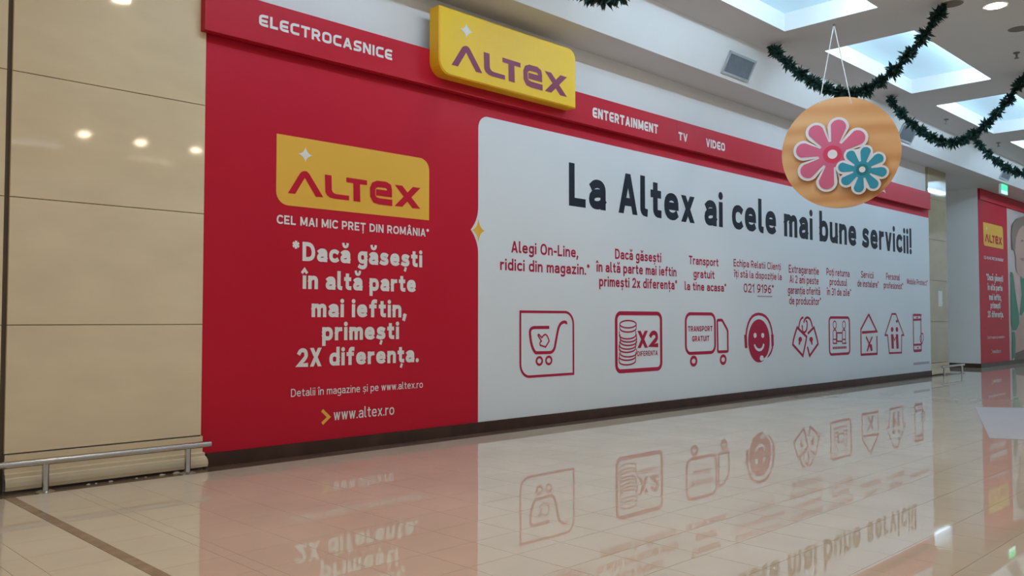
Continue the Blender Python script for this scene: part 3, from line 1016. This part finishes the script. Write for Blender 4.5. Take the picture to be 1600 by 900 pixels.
pp('printed_face', 'skin', zp((84, 110), (100, 75), (150, 62), (195, 90), (205, 180), (192, 270), (160, 325), (125, 335), (98, 300), (84, 220)), y - 0.018)
pp('printed_hair', 'hair', zp((66, 130), (70, 80), (92, 45), (140, 28), (195, 45), (222, 100), (222, 210), (206, 215), (200, 130), (170, 90), (130, 82), (108, 105), (92, 150), (88, 215), (70, 218)), y - 0.021)
pp('printed_eye', 'hair', zp((117, 168), (126, 160), (137, 166), (127, 174)), y - 0.021)
pp('printed_mouth', 'lips', zp((112, 268), (130, 262), (152, 268), (131, 283)), y - 0.021)

# ================================================================== VENTS
sl = Vector((0, P2[0] - P1[0], P2[1] - P1[1])); LS = sl.length; sl.normalize()
nv = Vector((0, -sl.z, sl.y))                 # out of the sloping face, towards the hall and down


def on_slope(x, s_, o):
    return Vector((x, P1[0], P1[1])) + sl * s_ + nv * o


def sbox(mb, x0, x1, s0, s1, o0, o1):
    v = [on_slope(x, s_, o) for o in (o0, o1) for s_ in (s0, s1) for x in (x0, x1)]
    mb.add(v, [(0, 2, 3, 1), (4, 5, 7, 6), (0, 1, 5, 4), (2, 6, 7, 3), (0, 4, 6, 2), (1, 3, 7, 5)])


for xa, nm in ((11.86, 'grey slatted air vent on the bulkhead beside the yellow sign'), (18.95, 'grey slatted air vent partly behind the hanging flower disc'),
               (26.2, 'small far air vent above the green exit light')):
    b = xa + 0.82
    s0, s1 = 0.07, 0.43
    t = thing('air_vent', on_slope((xa + b) / 2, s0, 0), nm, 'vent', 'bulkhead air vents')
    fr = MB()
    sbox(fr, xa, b, s0, s0 + 0.035, 0.002, 0.024); sbox(fr, xa, b, s1 - 0.035, s1, 0.002, 0.024)
    sbox(fr, xa, xa + 0.04, s0 + 0.035, s1 - 0.035, 0.002, 0.024); sbox(fr, b - 0.04, b, s0 + 0.035, s1 - 0.035, 0.002, 0.024)
    fr.build('vent_frame', 'ventf', t)
    bk = MB(); sbox(bk, xa + 0.04, b - 0.04, s0 + 0.035, s1 - 0.035, 0.001, 0.004); bk.build('vent_back', 'dark', t)
    k = xa + 0.05
    while k < b - 0.06:
        q = MB(); sbox(q, k, k + 0.018, s0 + 0.035, s1 - 0.035, 0.004, 0.018); q.build('slat', 'vents', t)
        k += 0.036

# ================================================================== CEILING FITTINGS
def downlight(x, y, label):
    t = thing('downlight', (x, y, HC), label, 'light', 'round ceiling downlights')
    MB().tube([(x, y, HC - 0.012), (x, y, HC)], 0.165, 28).build('rim', 'paint', t)
    MB().tube([(x, y, HC - 0.016), (x, y, HC - 0.012)], 0.12, 28).build('lamp_disc', 'lamp', t)


downlight(13.27, -4.21, 'lit round downlight in the ceiling past the near skylight')
for x in (4.40, 7.6, 10.6, 1.2):
    downlight(x, -4.3, 'lit round downlight overhead, in the row along the shop front')
for x, y in ((-3.0, -7.6), (0.0, -7.6), (3.0, -7.6), (-3.0, -10.6), (0.0, -10.6), (3.0, -10.6), (-2.0, -4.3)):  # added out of view to warm the stone, red board and near floor
    downlight(x, y, 'added lit downlight out of view, warming the near end of the hall')
for x in (7.07, 8.40, 9.83):
    downlight(x, -13.83, 'lit round downlight mirrored as a spot in the stone pilaster')
for xa, xb, yy, m in ((5.9, 7.11, -15.6, 'linear'), (8.8, 10.05, -15.8, 'linearw')):
    t = thing('linear_light', ((xa + xb) / 2, yy, HC), ('cool' if m == 'linear' else 'warm') + ' linear ceiling lamp mirrored as a streak in the stone', 'light', 'linear ceiling lamps')
    MB().box(xa, xb, yy - 0.12, yy + 0.12, HC - 0.05, HC).build('housing', 'paint', t)
    MB().box(xa + 0.02, xb - 0.02, yy - 0.1, yy + 0.1, HC - 0.056, HC - 0.05).build('diffuser', m, t)
for x, y, nm in ((12.75, -3.80, 'dark round ceiling speaker near the lit downlight'), (14.58, -4.165, 'dark round ceiling speaker beyond the lit downlight')):
    t = thing('ceiling_speaker', (x, y, HC), nm, 'speaker', 'ceiling speakers')
    MB().tube([(x, y, HC - 0.012), (x, y, HC)], 0.17, 24).build('rim', 'ceil', t)
    MB().tube([(x, y, HC - 0.02), (x, y, HC - 0.012)], [0.12, 0.15], 24).build('grille', 'speaker', t)
for x, y, nm in ((15.89, -3.79, 'small sprinkler head beside the skylight behind the disc'), (20.1, -1.30, 'tiny sprinkler head above the second garland swag'), (23.7, -1.34, 'tiny sprinkler head above the far garland swag')):
    t = thing('sprinkler', (x, y, HC), nm, 'sprinkler', 'ceiling sprinklers')
    MB().tube([(x, y, HC - 0.015), (x, y, HC)], 0.05, 14).build('rosette', 'speaker', t)
    MB().tube([(x, y, HC - 0.09), (x, y, HC - 0.015)], 0.016, 8).build('pipe', 'speaker', t)
    MB().tube([(x, y, HC - 0.10), (x, y, HC - 0.09)], 0.035, 12).build('deflector', 'speaker', t)

# green exit light under the soffit edge
ex0, ez0 = W(1565, 302, -0.55); ex1, ez1 = W(1574.5, 290, -0.55)
t = thing('exit_light', ((ex0 + ex1) / 2, -0.55, ez0), 'small glowing green exit light above the far poster', 'exit sign')
MB().box(ex0, ex1, -0.54, -0.48, ez0, ez1).build('housing', 'paint', t)
MB().box(ex0 + 0.01, ex1 - 0.01, -0.55, -0.54, ez0 + 0.10, ez1 - 0.01).build('green_panel', 'exitg', t)
MB().box(ex0 + 0.01, ex1 - 0.01, -0.55, -0.54, ez0 + 0.01, ez0 + 0.10).build('pale_panel', 'exitw', t)
MB().tube([((ex0 + ex1) / 2, -0.51, ez1), ((ex0 + ex1) / 2, -0.51, ZS)], 0.015, 8).build('stem', 'ceil', t)

# ================================================================== GARLANDS
def garland(x, label, seed, y0=-1.11, y1=-3.745, zlow=4.86, skew=0.5):
    g = random.Random(seed)
    N = 90
    pts = []
    ym = y0 + (y1 - y0) * skew
    for i in range(N + 1):
        t = i / N
        yy = y0 + (y1 - y0) * t
        k = (yy - ym) / ((y0 - ym) if yy > ym else (y1 - ym))
        pts.append(Vector((x + 0.015 * math.sin(9 * t + seed), yy, zlow + (HC - 0.03 - zlow) * abs(k) ** 1.75)))
    t_ = thing('pine_garland', (x, (y0 + y1) / 2, zlow), label, 'garland', 'swags of artificial pine garland')
    MB().tube(pts, 0.022, 6).build('core_rope', 'rope', t_)
    nb = MB()
    for i in range(N):
        a, b = pts[i], pts[i + 1]
        tg = (b - a).normalized()
        for k in range(28):
            p = a.lerp(b, g.random())
            d = Vector((g.gauss(0, 1), g.gauss(0, 1), g.gauss(0, 1)))
            d = (d - tg * d.dot(tg)).normalized() + tg * g.uniform(-0.7, 0.9)
            d.normalize()
            L = g.uniform(0.08, 0.155) * (0.8 + 0.35 * math.sin(i * 0.9 + seed))
            wv = d.cross(Vector((g.gauss(0, 1), g.gauss(0, 1), g.gauss(0, 1)))).normalized() * g.uniform(0.012, 0.022)
            bend = Vector((0, 0, -0.012))
            nb.add([p - wv * 0.6, p + wv * 0.6, p + d * L * 0.6 + wv + bend * 0.3, p + d * L * 0.6 - wv + bend * 0.3, p + d * L + bend],
                   [(0, 1, 2, 3), (3, 2, 4)])
    nb.build('needles', 'needle', t_, kind='stuff')
    for p in (pts[0], pts[-1]):
        MB().tube([p, p + Vector((0, 0, HC - p.z))], 0.008, 6).build('hook', 'speaker', t_)


garland(6.95, 'tip of a green pine garland at the top edge above the yellow sign', 11, zlow=4.76)
garland(12.62, 'green pine garland swag just behind the hanging flower disc', 12, zlow=4.80, skew=0.53)
garland(17.20, 'second green pine garland swag, beyond the flower disc', 13, y0=-1.18, y1=-3.60, zlow=4.74)
garland(21.80, 'farthest green pine garland swag, above the exit light', 14, y0=-1.25, y1=-3.70, zlow=4.70)

# ================================================================== HANGING FLOWER DISC
d = ray(1313, 238)
ax, ay = F(1303, 38, HC)
dist = math.hypot(ax, ay + D)
t = dist / math.hypot(d[0], d[1])
C = Vector((t * d[0], t * d[1] - D, H + t * d[2]))
nrm = Vector((-d[0], -d[1], 0)).normalized()
rt = Vector((0, 0, 1)).cross(nrm).normalized()
RD = 0.835
disc = thing('hanging_flower_disc', C, 'round wooden disc with pink and teal flowers hanging on a cord', 'decoration')


def on_disc(u, v, o):
    return C + rt * u + Vector((0, 0, 1)) * v + nrm * o


def slab(name, poly, o0, o1, m, parent, **k):
    return MB().prism(poly, lambda a, b: on_disc(a, b, o1), lambda a, b: on_disc(a, b, o0)).build(name, m, parent, **k)


def circ(cx, cz, r, n=40):
    return [(cx + r * math.cos(2 * math.pi * i / n), cz + r * math.sin(2 * math.pi * i / n)) for i in range(n)]


bo = slab('wooden_board', circ(0, 0, RD, 72), -0.03, 0, 'wood', disc)
bo.data.materials.clear(); bo.data.materials.append(M['wood'])


def flower(cx, cz, R, ph, pad, n=160):
    """eight club-shaped petals round a hub: the union of capsules widening outward, as a polar outline"""
    out = []
    for i in range(n):
        th = 2 * math.pi * i / n
        best = 0.37 * R + pad
        for k in range(8):
            a = math.radians(ph + 45 * k)
            rt_ = 0.212 * R + pad               # tip radius
            c_ = R * 0.788
            dth = (th - a + math.pi) % (2 * math.pi) - math.pi
            if abs(c_ * math.sin(dth)) < rt_ and math.cos(dth) > 0:
                best = max(best, c_ * math.cos(dth) + math.sqrt(rt_ ** 2 - (c_ * math.sin(dth)) ** 2))
        out.append((cx + best * math.cos(th), cz + best * math.sin(th)))
    return out


k = RD / 380.0


def bloom(cx, cz, R, ph, o, m, mring, mname, z0):
    wp_ = slab('flower_backing', flower(cx, cz, R * 0.925, ph, 0.040 if R > 0.5 else 0.032), z0, z0 + 0.016, 'cardw', disc, label='white flower outline')
    fl = slab('flower_petals', flower(cx, cz, R * 0.925, ph, 0), z0 + 0.016, z0 + 0.024, m, disc, label=mname + ' eight-petalled flower')
    slab('flower_ring', circ(cx, cz, R * 0.235), z0 + 0.024, z0 + 0.028, mring, fl)
    slab('flower_centre', circ(cx, cz, R * 0.12), z0 + 0.028, z0 + 0.034, 'cardw', fl)


bloom(-50 * k, -15 * k, 258 * k, 33, 0, 'pink', 'rose', 'pink', 0.03)
bloom(135 * k, -134 * k, 165 * k, 34, 0, 'teal', 'dteal', 'teal', 0.078)
apex = Vector((ax, ay, HC))
for (u, v) in ((-0.285, 0.765), (0.165, 0.72)):
    MB().tube([apex, on_disc(u, v, 0.006)], 0.0075, 6).build('hanging_cord', 'string', disc)
MB().tube([apex - Vector((0, 0, 0.03)), apex], 0.02, 8).build('ceiling_hook', 'speaker', disc)

# ================================================================== WHITE MAT ON THE FLOOR
mp_ = [F(1524, 636.8), F(1546, 685), F(1690, 692.5), F(1690, 638.6)]
o = MB().prism(mp_, lambda a, b: (a, b, 0.006), lambda a, b: (a, b, 0.0012)).build('floor_mat', 'matw')
tag(o, 'plain white sheet lying on the polished floor before the far poster', 'mat')
